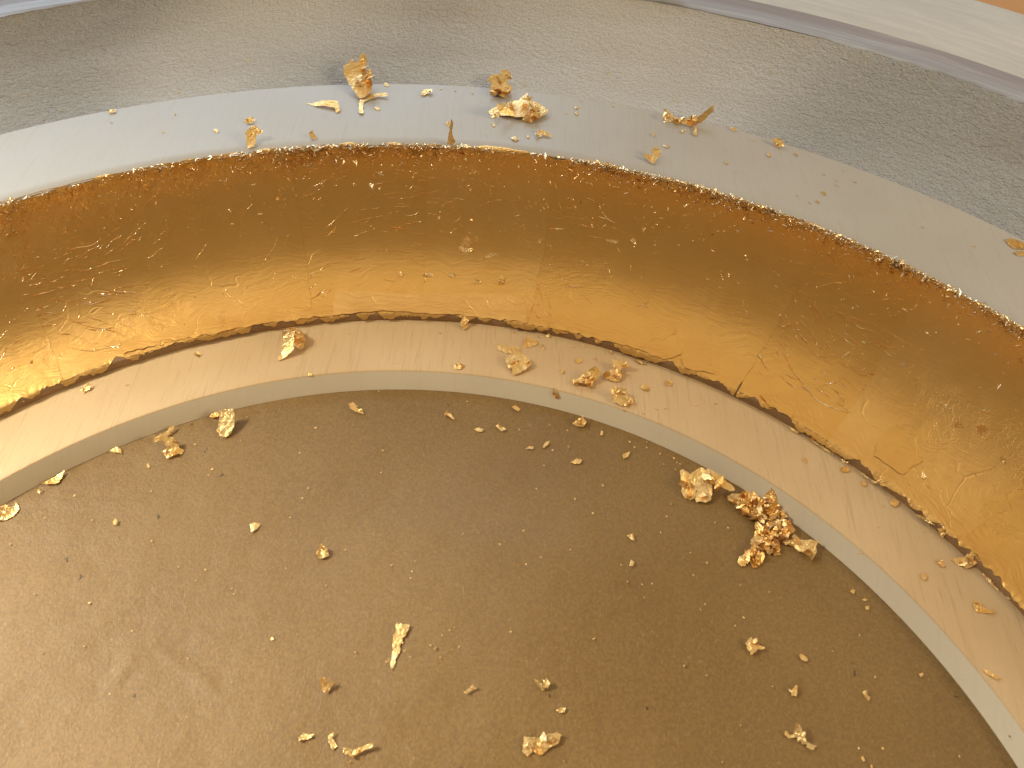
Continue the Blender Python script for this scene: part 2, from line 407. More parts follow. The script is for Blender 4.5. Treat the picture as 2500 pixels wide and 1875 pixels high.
# ragged crumbs of leaf along the upper edge, and raised wrinkles all over the cove
def density(th): return .55+.45*math.sin(th*2.3+.4)+.35*math.sin(th*11+1)+.25*math.sin(th*29)
V = []; Fc = []; g = np.random.default_rng(41)
TH0, TH1 = .35, 2.75
for _ in range(24000):
    th = g.uniform(TH0, TH1); left = (th-TH0)/(TH1-TH0)
    if g.uniform(0, 1.1) > .18+density(th)*(.25+.95*left**2): continue
    v = LV+.006-abs(g.normal(0, .012+.055*left**3))
    if g.uniform() < .12: v = LV-abs(g.normal(0, .06))
    c = np.array(cove_pt(th, v, .0022+g.uniform(0, .0015))); s_ = g.uniform(.0009, .0036)*(1.8 if g.uniform() < .12 else 1)
    nrm = g.normal(0, .38, 3)+np.array([0, 0, 1.]); nrm /= np.linalg.norm(nrm); ax = np.cross(nrm, g.normal(0, 1, 3)); ax /= np.linalg.norm(ax); ay = np.cross(nrm, ax)
    b = len(V); st = g.uniform(1, 2.4)
    V += [c+ax*s_*st, c+ay*s_*.7+nrm*s_*.3, c-ax*s_*st, c-ay*s_*.7+nrm*s_*.2]; Fc += [(b, b+1, b+2), (b, b+2, b+3)]
tag(link('edge_crumbs', V, Fc, BRIGHT, frame), kind='stuff')
V = []; Fc = []
fld = vnoise(77, 10, 2, 9); pres = vnoise(78, 10, 3, 12)
made = 0
while made < 3900:
    th = g.uniform(TH0, TH1); v = LV*g.uniform(.10, .99); left = (th-TH0)/(TH1-TH0)
    if made > 1700: th = 1.45+1.3*g.uniform()**.7; v = LV*(1-abs(g.normal(0, .05+.22*max(0, th-1.6)))); left = 1; v = max(v, .02)
    if pres(th*1.3, v*1.3)*4+1.5*(v/LV-.5)+.8*(left-.5) < g.normal(0, .8): continue
    made += 1
    a = fld(th*1.3, v)*3+(.25 if left > .5 else -.35); n = g.integers(4, 11); L = g.uniform(.004, .009)*(3 if g.uniform() < .05 else 1)*(.6 if made > 1700 else 1); w_ = g.uniform(.0005, .0018)
    if g.uniform() < .2: a += 1.3
    u0 = -th*1.3; b = len(V)
    for q in range(n):
        t = q/(n-1); ww = w_*math.sin(math.pi*(.06+.88*t)); hh = ww*g.uniform(.6, 1.5)
        du, dv = -math.sin(a), math.cos(a)
        p_ = np.array(cove_pt(-u0/1.3, v, .0016)); p_[2] -= ww*.3; V.append(p_)
        rr_ = math.hypot(p_[0], p_[1]); hh = ww*g.uniform(.8, 1.7); V.append(p_+np.array([-p_[0]/rr_*hh, -p_[1]/rr_*hh, hh*g.normal(.05, .22)]))
        u0 += L*math.cos(a); v += L*math.sin(a); a += g.normal(0, .16)
        if v > LV or v < .02: a = -a; v = min(max(v, .02), LV)
    for q in range(n-1): i0 = b+q*2; Fc.append((i0, i0+2, i0+3, i0+1))
tag(link('leaf_wrinkles', V, Fc, BRIGHT, frame), kind='stuff')

# extra leaf patches laid over faults along the foot of the cove (outlined where they lie)
def patch(px_poly, lift, seed):
    pts = [hit(*p) for p in px_poly]; th = [math.atan2(p[1], p[0]) for p in pts]; rr = [math.hypot(p[0], p[1]) for p in pts]
    vv = [float(np.interp(r, CP[:, 0], CL)) for r in rr]
    poly2 = [(t*1.3, v) for t, v in zip(th, vv)]
    vs, fs = fill(poly2, .010, seed, .002)
    wr = vnoise(seed, 10, 20, 90)
    V = [cove_pt(x/1.3, y, lift+.0005*wr(x, y)*15) for x, y in vs]
    link('leaf_patch', V, fs, GILD, frame, [(-x, y) for x, y in vs], True)

def fill(poly, step, seed, jit):
    """triangulate a polygon with a ragged edge and jittered inner points"""
    g = np.random.default_rng(seed); P = np.array(poly, float); B = []
    for i in range(len(P)):
        a, b = P[i], P[(i+1) % len(P)]; L = np.hypot(*(b-a)); k = max(1, int(round(L/step)))
        nrm = np.array([-(b-a)[1], (b-a)[0]])/max(L, 1e-9)
        for j in range(k):
            q = a+(b-a)*j/k
            B.append(q+nrm*g.normal(0, jit)*(0 if j == 0 else 1))
    B = np.array(B); lo, hi = B.min(0), B.max(0)
    def inside(q):
        x, y = q; c = False; n = len(B); j = n-1
        for i in range(n):
            if (B[i][1] > y) != (B[j][1] > y) and x < (B[j][0]-B[i][0])*(y-B[i][1])/(B[j][1]-B[i][1])+B[i][0]: c = not c
            j = i
        return c
    pts = [Vector(q) for q in B]; nb = len(pts)
    for x in np.arange(lo[0], hi[0], step):
        for y in np.arange(lo[1], hi[1], step):
            q = np.array([x, y])+g.uniform(-.38, .38, 2)*step
            if inside(q) and np.min(np.hypot(*(B-q).T)) > step*.35: pts.append(Vector(q))
    r = delaunay_2d_cdt(pts, [], [list(range(nb))], 1, 1e-7)
    return [tuple(v) for v in r[0]], [tuple(f) for f in r[2]]

def cx(x0, y0, sc, pts): return [(x0+a/sc, y0+b/sc) for a, b in pts]
K = 2.6523
patch(cx(834, 625, K, [(-40, 230), (300, 240), (640, 250), (1100, 255), (1185, 290), (1195, 455), (860, 420), (560, 415), (470, 400), (400, 365), (300, 362), (40, 410), (-60, 400)]), .0032, 21)
patch(cx(834, 625, K, [(1345, 290), (1800, 360), (2150, 450), (2200, 640), (2080, 690), (1700, 580), (1345, 470)]), .0032, 22)
patch(cx(0, 625, K, [(780, 560), (1300, 420), (1950, 330), (2120, 395), (1500, 490), (800, 640)]), .0030, 23)
patch(cx(1666, 625, K, [(500, 900), (620, 905), (720, 1000), (700, 1060), (560, 1000)]), .0032, 24)
patch(cx(1666, 625, K, [(1270, 1200), (1390, 1090), (1500, 1240), (1560, 1330), (1420, 1420), (1240, 1300)]), .0032, 25)
patch(cx(1666, 625, K, [(0, 640), (120, 670), (220, 770), (60, 775), (0, 760)]), .0032, 26)
# ------------------------------------------------------------------ loose gold leaf
CROP = {'a': (740, 120, 6.9125), 'b': (1160, 150, 6.9125), 'c': (1540, 220, 6.9125), 'd': (560, 260, 6.9125), 'e': (1640, 1120, 5.53),
        'f': (1180, 800, 5.53), 'g': (240, 980, 5.53), 'h': (640, 760, 6.9125), 'i': (900, 1500, 11.06), 'j': (1780, 1520, 9.217),
        'k': (1880, 1730, 13.825), 'l': (2300, 1320, 8.295), 'm': (1060, 500, 6.9125), 'n': (0, 1120, 10.37)}
for _i in range(3):
    for _j in range(3): CROP['%d%d' % (_j+1, _i+1)] = ((0, 834, 1666)[_i], (0, 625, 1250)[_j], K)   # row, column thirds
def crumple(seed, L):
    g = np.random.default_rng(seed); n = 7
    th = g.uniform(0, math.pi, n); f = 2.0**np.linspace(.2, 2.8, n)*g.uniform(.8, 1.2, n)/L; ph = g.uniform(0, 2, n); a = 1/(f*L)**.85
    def h(u, v):
        s = 0
        for i in range(n):
            t = ((u*math.cos(th[i])+v*math.sin(th[i]))*f[i]+ph[i]+.25*math.sin(3.1*(u*math.sin(th[i])-v*math.cos(th[i]))*f[i])) % 2
            s += a[i]*abs(t-1)
        return s/a.sum()
    return h
def pin(poly):
    """where the lowest point of an outline rests, and the frame of the plane it lies in"""
    low = max(poly, key=lambda p: p[1]); return low
def flake_mesh(poly, tilt, amp, lump, seed, fold=0.0):
    g = np.random.default_rng(seed)
    c2 = np.mean(poly, axis=0); low = max(poly, key=lambda p: p[1])
    anchor = hit(*(low if tilt > 8 else c2)); Nn = surf_normal(anchor)
    tc = CAM-anchor; tc = tc-Nn*np.dot(tc, Nn); tc /= np.linalg.norm(tc)
    n = math.cos(math.radians(tilt))*Nn+math.sin(math.radians(tilt))*tc
    ax = np.cross(n, CU); ax /= np.linalg.norm(ax); ay = np.cross(n, ax)
    A = anchor+Nn*.0012
    def proj(p):
        d = ray(*p); t = np.dot(A-CAM, n)/np.dot(d, n); q = CAM+t*d-A
        return (float(q@ax), float(q@ay))
    p2 = [proj(p) for p in poly]; P2 = np.array(p2); L = float(max(np.ptp(P2, axis=0)))
    step = max(L/17, .0042) if L > .02 else L/6
    vs, fs = fill(p2, step, seed, L*.010)
    h = crumple(seed, L); curl = g.uniform(-1, 1, 2)*fold
    V = []
    def settle(q, e=.0007):
        z = surfz(q[0], q[1])+e
        if q[2] < z: q[2] = z
        return q
    hs = [h(u, v) for u, v in vs]; h0 = min(hs) if hs else 0
    for (u, v), hh in zip(vs, hs):
        z = (hh-h0)*amp*.6*L + (curl[0]*u*u+curl[1]*v*v)/L + .0007
        V.append(settle(A+ax*u+ay*v+n*z))
    Fo = list(fs)
    ins = vs
    for k in range(lump):
        u, v = ins[g.integers(len(ins))]; s = L*(g.uniform(.09, .22) if lump < 30 else g.uniform(.018, .10))
        nn = g.normal(0, 1, 3); nn[2] = abs(nn[2])+.3; nn /= np.linalg.norm(nn)
        bx = np.cross(nn, g.normal(0, 1, 3)); bx /= np.linalg.norm(bx); by = np.cross(nn, bx)
        c = A+ax*u*.86+ay*v*.86+np.array([0, 0, 1])*L*g.uniform(.01, .13 if lump < 30 else .055); m = g.integers(5, 8); b0 = len(V)
        V.append(settle(c+nn*s*.25))
        for q in range(m):
            t = 2*math.pi*q/m; r = s*g.uniform(.55, 1.15)
            V.append(settle(c+bx*r*math.cos(t)+by*r*math.sin(t)*.7+nn*g.normal(0, .22)*s))
        for q in range(m): Fo.append((b0, b0+1+q, b0+1+(q+1) % m))
    return V, Fo, L
NSEED = [1000]; LM = []
def flake(label, cr, pts, tilt=0, amp=.10, lump=0, mat=None, fold=.25, name='gold_flake', group=None, cat='gold flake'):
    NSEED[0] += 1
    polys = pts if isinstance(pts[0][0], (tuple, list)) else [pts]
    tilts = tilt if isinstance(tilt, (tuple, list)) else [tilt]*len(polys)
    V, Fc = [], []
    for k, pl in enumerate(polys):
        pp = cx(*CROP[cr], pl) if cr else pl
        v, f, L = flake_mesh(pp, tilts[k], amp, lump if k == 0 else 0, NSEED[0]*3+k, fold)
        b = len(V); V += v; Fc += [tuple(i+b for i in q) for q in f]
    V = np.array(V); base = V[np.argmin(V[:, 2])].copy(); base[:2] = V[:, :2].mean(0)
    o = link(name, V-base, Fc, mat or FOIL); o.location = Vector(base)*S
    pa = np.array(cx(*CROP[cr], polys[0])); LM.append((label, group, pa.mean(0), float(np.ptp(pa, axis=0).max())))
    return tag(o, label, cat, group)

PAP = 'gold flakes scattered on the brown paper'; LPG = 'gold flakes on the pale inner lip'; FLG = 'gold flakes on the upper flat'; CVG = 'gold flakes caught on the gilded cove'
# --- upper flat and outer cove
flake('upright winged gold scrap standing behind its two pale trailing strands', 'a', [[(680,310),(760,300),(840,230),(890,290),(960,260),(985,180),(1030,150),(1075,190),(1060,340),(1070,440),(1140,510),(1175,640),(1150,750),(1060,830),(965,850),(870,720),(760,580),(690,430)],
      [(965,845),(1060,830),(1120,770),(1300,750),(1400,760),(1440,800),(1380,810),(1250,810),(1120,860),(1040,900),(1010,1000),(1020,1120),(960,1120),(930,1020),(940,930)]], (18, 4), .13, 6, None, .12, group=FLG)
flake('long orange gold sliver with a bright left tip beside the winged scrap', 'a', [(40,870),(110,860),(200,860),(300,850),(450,860),(580,870),(610,950),(635,1050),(560,1075),(540,1000),(430,970),(300,940),(200,930),(130,890)], 12, .08, 0, DEEP, group=FLG)
flake('small double gold bit lying on the flat right of the winged scrap', 'a', [(1980,780),(2020,690),(2080,680),(2180,690),(2180,740),(2100,750),(2040,790)], 10, .2, 2, None, group=FLG)
flake('tiny brown bit resting on the flat between the trailing strands', 'a', [(1200,985),(1250,975),(1310,1030),(1250,1040)], 5, .1, 0, DEEP, group=FLG)
flake('tiny gold crumb just right of the winged scrap at the cove foot', 'a', [(1365,585),(1400,570),(1450,600),(1420,640),(1380,620)], 5, .2, 0, DEEP, group=FLG)
flake('upright crumpled orange gold lump leaning on the textured grey cove', 'b', [(190,350),(260,270),(340,240),(420,250),(440,200),(520,170),(610,220),(600,290),(550,330),(540,390),(600,420),(620,470),(590,560),(520,590),(380,570),(260,580),(260,470),(280,380),(210,340)], 22, .22, 16, None, group=FLG)
flake('wide fish shaped crumpled gold flake, largest on the upper flat', 'b', [(220,800),(260,760),(450,710),(560,690),(600,630),(740,620),(770,580),(840,570),(890,610),(1000,640),(1110,690),(1180,760),(1240,810),(1230,860),(1100,940),(1000,1000),(950,1045),(870,1010),(800,950),(680,960),(590,920),(450,900),(380,870),(310,940),(240,930),(300,880),(230,830)], 14, .14, 8, None, group=FLG)
flake('small humped gold crumb below the fish shaped flake', 'b', [(1030,1240),(1070,1180),(1100,1150),(1190,1180),(1270,1230),(1280,1280),(1200,1270),(1150,1240),(1080,1290)], 15, .2, 4, DEEP, group=FLG)
flake('diamond shaped gold crumb on the flat left of the small humped crumb', 'b', [(600,1290),(650,1255),(750,1300),(680,1350)], 12, .2, 2, None, group=FLG)
flake('tiny orange dot between the diamond crumb and the humped crumb', 'b', [(865,1270),(890,1250),(920,1275),(890,1300)], 5, .2, 0, DEEP, group=FLG)
flake('tiny faint gold dot straight under the left end of the fish shaped flake', 'b', [(290,1070),(315,1050),(340,1085),(310,1110)], 5, .1, 0, DEEP, group=FLG)
flake('tiny orange triangle on the flat right of the fish shaped flake', 'b', [(1680,770),(1770,770),(1690,810)], 5, .1, 0, DEEP, group=FLG)
flake('tiny gold dot directly below the tiny orange triangle', 'b', [(1680,870),(1715,850),(1740,885),(1715,920)], 8, .2, 0, DEEP, group=FLG)
flake('long legged bird shaped gold scrap with a raised crinkled wing', 'c', [[(550,310),(600,320),(640,370),(690,400),(720,440),(770,470),(860,500),(920,510),(1010,460),(1060,560),(980,620),(860,570),(760,570),(690,510),(640,540),(540,570),(530,545),(590,510),(540,430),(590,380)],
      [(920,515),(1010,460),(1100,470),(1200,410),(1300,330),(1400,250),(1400,360),(1330,410),(1270,480),(1200,550),(1110,590),(1060,600)], [(1060,590),(1110,590),(1110,680),(1110,770),(1050,770),(1040,730),(1075,690)]], (20, 50, 10), .14, 5, None, group=FLG)
flake('heart shaped pale gold flake on the flat below the bird shaped scrap', 'c', [(190,1110),(290,1100),(350,1130),(340,1040),(420,995),(505,1060),(500,1130),(430,1180),(380,1255),(280,1190)], 14, .14, 0, None, group=FLG)
flake('small glinting gold pair on the grey line right of the raised wing', 'c', [(1675,640),(1700,620),(1740,645),(1800,640),(1790,670),(1720,690)], 20, .3, 2, None, group=FLG)
flake('short beaded gold thread right above the heart shaped flake', 'c', [(540,925),(580,940),(650,930),(650,960),(590,972),(545,950)], 10, .25, 0, None, group=FLG)
flake('tiny gold crumb on the flat left of the beaded thread', 'c', [(355,750),(380,725),(410,760),(390,790)], 10, .25, 0, None, group=FLG)
flake('tiny gold grain under the body of the bird shaped scrap', 'c', [(835,710),(870,680),(890,690),(860,740)], 5, .1, 0, DEEP, group=FLG)
flake('compact gold lump on the grey line above the right of the cove', '13', [(580,905),(605,898),(635,905),(662,935),(640,950),(615,958),(595,930)], 25, .25, 6, None, group=FLG)
flake('tiny gold grain just below the compact lump on the grey line', '13', [(545,1005),(560,988),(570,1008),(555,1020)], 8, .2, 0, None, group=FLG)
flake('faint small gold square lying alone in the right part of the flat', '13', [(902,1245),(925,1238),(925,1258),(905,1262)], 3, .05, 0, DEEP, group=FLG)
flake('faint gold triangle just below the faint gold square', '13', [(862,1302),(885,1298),(880,1320)], 3, .05, 0, DEEP, group=FLG)
flake('tiny orange chip on the flat below the heart shaped flake, near the cove', '13', [(270,1055),(285,1045),(298,1052),(280,1064)], 3, .1, 0, DEEP, group=FLG)
flake('tiny orange chip on the flat below and right of the compact lump', '13', [(725,998),(738,988),(746,1002),(734,1010)], 3, .1, 0, DEEP, group=FLG)
flake('dark brown gold leaf shape cut by the right picture edge', '13', [(2090,1552),(2130,1545),(2260,1590),(2230,1612),(2140,1616),(2108,1590)], 6, .05, 0, DEEP, group=FLG)
flake('pale gold wedge under the dark brown leaf shape', '13', [(2138,1642),(2180,1628),(2260,1622),(2260,1650),(2170,1660)], 6, .05, 0, None, group=FLG)
flake('pale ochre upright gold tongue standing on the upper edge of the cove', 'd', [(270,480),(330,420),(400,380),(450,370),(500,420),(600,460),(540,500),(460,510),(455,600),(420,690),(310,720),(290,640)], 18, .10, 2, None, group=FLG)
flake('small two tone gold bit above the pale ochre upright tongue', 'd', [(250,250),(300,215),(350,190),(420,210),(440,250),(370,295),(270,285)], 12, .2, 3, None, group=FLG)
flake('bright yellow crumpled gold bit at the cove edge below the orange sliver', 'd', [(1330,470),(1400,420),(1440,480),(1490,540),(1400,560)], 25, .25, 5, None, group=FLG)
flake('single small gold nugget on the grey line far left of the others', '11', [(695,722),(720,705),(748,708),(750,725),(715,738)], 20, .25, 4, None, group=FLG)
flake('tiny orange chip on the left part of the flat', '11', [(1382,842),(1400,835),(1420,852),(1400,862)], 3, .1, 0, DEEP, group=FLG)
flake('thin upright gold needle standing on the upper edge of the cove', '12', [(682,930),(698,850),(708,770),(722,790),(716,870),(738,915),(722,942)], 55, .10, 0, None, group=FLG)
flake('tiny orange dot left of the thin upright needle', '12', [(675,805),(690,788),(705,805),(690,822)], 10, .2, 0, DEEP, group=FLG)
# --- inner lip
flake('pale bright gold flake with a pointed end near the inner edge of the lip', 'f', [[(300,450),(310,400),(380,360),(440,350),(560,360),(630,440),(645,490),(580,560),(480,620),(410,650),(385,620),(390,560),(330,520)], [(180,250),(240,230),(380,250),(490,260),(500,310),(560,370),(470,375),(380,360),(300,350),(250,320),(200,300)]], (16, 6), .09, 4, None, group=LPG)
flake('flat ochre gold triangle up against the clay line of the lip', 'f', [(560,170),(600,120),(720,180),(740,220),(680,250),(600,280),(530,270)], 6, .06, 0, DEEP, group=LPG)
flake('small bright gold dot right of the flat ochre triangle', 'f', [(780,240),(820,230),(830,290),(800,295)], 10, .2, 0, None, group=LPG)
flake('curled crumpled gold lump on the lip, left one of three crumples', 'f', [(1200,700),(1290,690),(1340,640),(1400,620),(1420,580),(1490,540),(1560,570),(1590,620),(1540,690),(1490,720),(1470,800),(1400,810),(1380,730),(1300,740),(1210,750)], 18, .25, 12, DEEP, group=LPG)
flake('gold lump with a flat square top plate, upper right of three crumples', 'f', [(1740,420),(1900,460),(1950,480),(1950,540),(1870,540),(1850,580),(1870,670),(1780,740),(1710,710),(1630,650),(1680,600),(1750,560)], 18, .2, 10, DEEP, group=LPG)
flake('ribbed gold lump near the lip edge, lowest of three crumples', 'f', [(1710,860),(1780,820),(1840,830),(1930,840),(1950,930),(2020,1000),(1940,1060),(1850,1060),(1800,1020),(1740,1020),(1750,950)], 18, .25, 10, None, group=LPG)
flake('dark brown ant like scrap clinging to the inner edge of the lip', 'f', [(950,800),(985,850),(1010,900),(1030,950),(980,960),(930,890)], 0, .2, 3, DEEP, group=LPG)
flake('small ring shaped orange bit on the lip above the crumpled lumps', 'f', [(1240,470),(1270,420),(1320,425),(1335,460),(1280,490)], 8, .2, 2, DEEP, group=LPG)
flake('pale gold shreds tucked along the clay line above the crumples', 'f', [(2030,430),(2080,405),(2140,440),(2190,480),(2150,500),(2080,470)], 10, .2, 3, None, group=LPG)
flake('small orange smudge of leaf at the right of the crumples', 'f', [(2130,800),(2180,780),(2230,810),(2190,850),(2150,840)], 5, .15, 0, DEEP, group=LPG)
flake('tiny gold dot under the clay line above the square topped lump', 'f', [(1705,330),(1725,310),(1750,340),(1725,375)], 8, .2, 0, None, group=LPG)
flake('tiny pale gold dot under the clay line right of the bright dot', 'f', [(1315,240),(1340,220),(1375,255),(1345,265)], 8, .2, 0, None, group=LPG)
flake('small gold bit stuck on the clay line above the bright dot', 'f', [(845,120),(880,85),(910,110),(890,140)], 10, .2, 2, None, group=LPG)
flake('faint small orange dot between the pale pointed flake and the crumples', 'f', [(1035,590),(1065,560),(1105,595),(1065,625)], 4, .1, 0, DEEP, group=LPG)
flake('small flat gold curl on the lip edge left of the pale pointed flake', '22', [(720,710),(750,690),(795,705),(770,735),(730,733)], 10, .2, 3, DEEP, group=LPG)
flake('orange gold tuft bridging the clay line left of the pale pointed flake', '22', [(768,430),(798,385),(822,410),(812,470),(782,482)], 25, .25, 4, DEEP, group=LPG)
flake('faint orange gold bit right of the lowest crumple', '22', [(1935,850),(1955,828),(1995,845),(1990,875),(1955,872)], 4, .15, 0, DEEP, group=LPG)
flake('small gold crumb on the lip under the right end of the tucked shreds', '22', [(2095,820),(2118,805),(2145,820),(2130,842),(2102,840)], 8, .2, 2, DEEP, group=LPG)
flake('arched curled gold leaf with hanging tail on the left of the lip', 'h', [[(430,250),(480,230),(620,280),(690,360),(730,480),(710,600),(680,660),(600,640),(560,520),(540,420),(540,330),(440,300)], [(360,430),(430,450),(520,440),(560,560),(540,690),(430,760),(340,820),(270,830),(260,790),(330,720),(340,640),(380,590),(350,520)]], (34, 12), .14, 8, None, .6, group=LPG)
flake('small orange chip on the very edge below the arched leaf', 'h', [(765,1050),(800,1028),(850,1060),(840,1092),(780,1090)], 0, .1, 0, DEEP, group=LPG)
flake('small pinkish curled shred on the far left of the lip', '21', [(520,870),(560,840),(595,822),(580,870),(540,888)], 14, .2, 2, DEEP, group=LPG)
flake('faint pink orange stain like bit on the lip left of the arched leaf', '21', [(1255,640),(1280,622),(1302,636),(1285,655)], 2, .05, 0, DEEP, group=LPG)
flake('shell shaped fluted orange gold scrap on the lip at lower right', 'l', [(610,1280),(680,1220),(740,1230),(800,1270),(860,1370),(930,1410),(1050,1400),(1070,1480),(900,1470),(720,1470),(630,1380)], 8, .12, 3, DEEP, group=LPG)
flake('small orange cluster on the lip above the shell shaped scrap', '33', [(1645,318),(1665,305),(1685,325),(1705,350),(1680,360),(1655,340)], 6, .2, 2, DEEP, group=LPG)
flake('small gold star on the lip below the orange cluster', '33', [(1540,410),(1562,395),(1582,408),(1580,435),(1558,448)], 6, .2, 2, None, group=LPG)
flake('long faint orange shred near the lip edge, lowest on the right', '33', [(1945,1020),(1975,1025),(2000,1045),(2060,1075),(2030,1085),(1970,1050)], 4, .1, 0, DEEP, group=LPG)
flake('flattened gold chip on the lip below the gilded edge tear', '23', [(1020,1375),(1050,1362),(1085,1380),(1070,1402),(1035,1402)], 6, .2, 2, DEEP, group=LPG)
flake('tall narrow gold chip on the lip just right of the flattened chip', '23', [(1160,1470),(1180,1455),(1195,1470),(1182,1492),(1165,1490)], 12, .2, 2, DEEP, group=LPG)
flake('tiny pale gold chip in the middle of the lip above the flattened chip', '23', [(780,1318),(795,1305),(808,1325),(795,1342)], 8, .2, 0, DEEP, group=LPG)
flake('ruffled brown gold tuft on the lip near the clay line', '23', [(1345,1590),(1370,1570),(1400,1580),(1398,1610),(1375,1625),(1350,1610)], 18, .25, 5, DEEP, group=LPG)
flake('torn gold leaf tongue folded out over the lip at the right edge of the cove', 'l', [(150,370),(220,360),(330,350),(450,340),(480,290),(540,280),(640,290),(740,340),(800,420),(720,470),(600,530),(490,570),(440,545),(420,500),(340,500),(260,470),(210,430)], 12, .10, 5, None, group=LPG)
# --- paper, along the inner edge
flake('double lobed butterfly like gold scrap with a long crinkled strap', 'e', [(110,160),(150,140),(240,210),(290,180),(400,120),(450,160),(520,150),(640,220),(720,290),(830,370),(850,430),(780,440),(680,390),(590,350),(540,350),(545,490),(530,560),(450,600),(330,595),(310,545),(340,440),(330,425),(300,540),(250,560),(180,550),(140,470),(120,330)], 16, .16, 8, None, group=PAP)
flake('large tangled heap of crumpled gold leaf against the inner edge', 'e', [(750,500),(820,460),(930,460),(1050,490),(1120,530),(1240,540),(1310,480),(1360,530),(1420,640),(1440,710),(1530,740),(1520,800),(1590,900),(1640,990),(1580,1030),(1580,1080),(1440,1090),(1460,1180),(1470,1300),(1380,1310),(1340,1200),(1300,1290),(1260,1290),(1220,1180),(1210,1270),(1180,1300),(1150,1480),(1090,1490),(1040,1400),(920,1480),(940,1420),(1000,1350),(1090,1310),(1090,1230),(1130,1120),(1190,1010),(1130,940),(1150,870),(1200,840),(1080,800),(1030,760),(940,760),(900,690),(940,650),(920,600),(850,610),(780,560)], 2, .07, 260, DEEP, group=PAP)
flake('bright twisted gold strip reaching from the tangled heap to the inner edge', 'e', [(1420,1100),(1590,1090),(1700,1075),(1800,1100),(1890,1090),(1990,1120),(1960,1160),(1960,1260),(1870,1320),(1750,1260),(1600,1180),(1480,1150)], 25, .16, 5, None, group=PAP)
flake('hooked orange and gold scrap with a thin stem touching the inner edge', 'g', [[(880,700),(930,620),(900,560),(870,540),(820,540),(760,560),(740,530),(800,490),(850,440),(920,480),(1020,500),(1080,570),(1090,630),(1160,650),(1140,710),(1020,730),(930,770),(900,740)], [(850,445),(930,400),(960,350),(1020,320),(1020,370),(960,440),(930,480)]], (22, 30), .14, 4, DEEP, group=PAP)
flake('tall pale gold tongue hanging down from the inner edge at left', 'g', [(1620,320),(1640,240),(1640,150),(1700,135),(1830,120),(1850,200),(1840,320),(1800,430),(1720,490),(1640,470),(1610,390)], 18, .13, 2, None, group=PAP)
flake('small orange scrap tucked beside the tall pale tongue', 'g', [(1530,170),(1600,150),(1640,160),(1620,210),(1545,235),(1510,215)], 8, .2, 2, DEEP, group=PAP)
flake('small broken gold crumb half under the inner edge left of the hooked scrap', 'g', [(150,670),(240,620),(300,640),(320,710),(250,690)], 8, .25, 3, DEEP, group=PAP)
flake('single pinkish gold grain on the paper left of the hooked scrap', 'g', [(650,860),(672,835),(700,880),(675,902)], 8, .25, 0, DEEP, group=PAP)
flake('tiny upright crumb alone on the bright left paper', 'g', [(190,1640),(225,1575),(250,1600),(255,1660),(215,1670)], 20, .3, 2, DEEP, group=PAP)
flake('smooth amber triangle of gold leaf peeping out under the inner edge', 'n', [(1050,650),(1350,480),(1640,320),(1600,420),(1500,600),(1400,655)], 6, .03, 0, DEEP, group=PAP)
flake('crinkled gold flake with a thin spike cut by the left picture edge', 'n', [(-180,1220),(0,1190),(130,1150),(220,1230),(380,1180),(370,1070),(430,1110),(480,1200),(500,1290),(430,1380),(350,1480),(180,1550),(0,1570),(-150,1540)], 20, .14, 6, None, group=PAP)
flake('tiny curled shred below the amber triangle', 'n', [(945,860),(940,800),(975,735),(1020,800),(1000,880)], 20, .2, 0, DEEP, group=PAP)
flake('lumpy tapering gold crumb under the middle of the inner edge', '22', [(45,960),(80,950),(100,985),(135,1005),(142,1025),(90,1010),(55,990)], 15, .25, 5, None, group=PAP)
flake('small pointed gold crumb right of the lumpy tapering crumb', '22', [(660,1025),(680,1008),(708,1025),(735,1060),(715,1055),(690,1035)], 10, .2, 2, DEEP, group=PAP)
flake('flat pale gold sliver lying level below the pointed crumb', '22', [(858,1122),(888,1112),(922,1125),(908,1140),(875,1135)], 5, .15, 0, None, group=PAP)
flake('elongated two piece gold crumb right of the flat pale sliver', 'f', [(165,1320),(200,1305),(235,1350),(280,1345),(312,1378),(250,1402),(190,1350)], 10, .2, 2, None, group=PAP)
flake('oblong tan gold crumb close under the inner edge', 'f', [(380,1075),(430,1050),(460,1070),(502,1110),(470,1132),(410,1100)], 10, .2, 3, DEEP, group=PAP)
flake('spiky gold burr casting a shadow under the inner edge', 'f', [(1200,1290),(1280,1240),(1330,1220),(1345,1190),(1360,1240),(1395,1265),(1350,1340),(1250,1330)], 25, .28, 9, DEEP, group=PAP)
flake('short upright pale grain right of the spiky burr', 'f', [(1575,1450),(1590,1385),(1618,1400),(1612,1452)], 15, .2, 0, None, group=PAP)
flake('slim seed shaped gold flake pointing up to the right', 'f', [(798,1615),(840,1550),(897,1525),(872,1585),(822,1627)], 8, .15, 0, None, group=PAP)
flake('flat dash like gold flake left of the seed shaped one', 'f', [(565,1640),(620,1602),(680,1608),(672,1640)], 6, .15, 0, None, group=PAP)
flake('lens shaped bright gold flake below the seed shaped one', '22', [(1480,1337),(1520,1313),(1558,1318),(1542,1347),(1505,1345)], 8, .2, 2, None, group=PAP)
flake('small ragged gold flake near the right end of the paper grains', '22', [(1822,1315),(1818,1285),(1866,1268),(1856,1300)], 8, .2, 2, None, group=PAP)
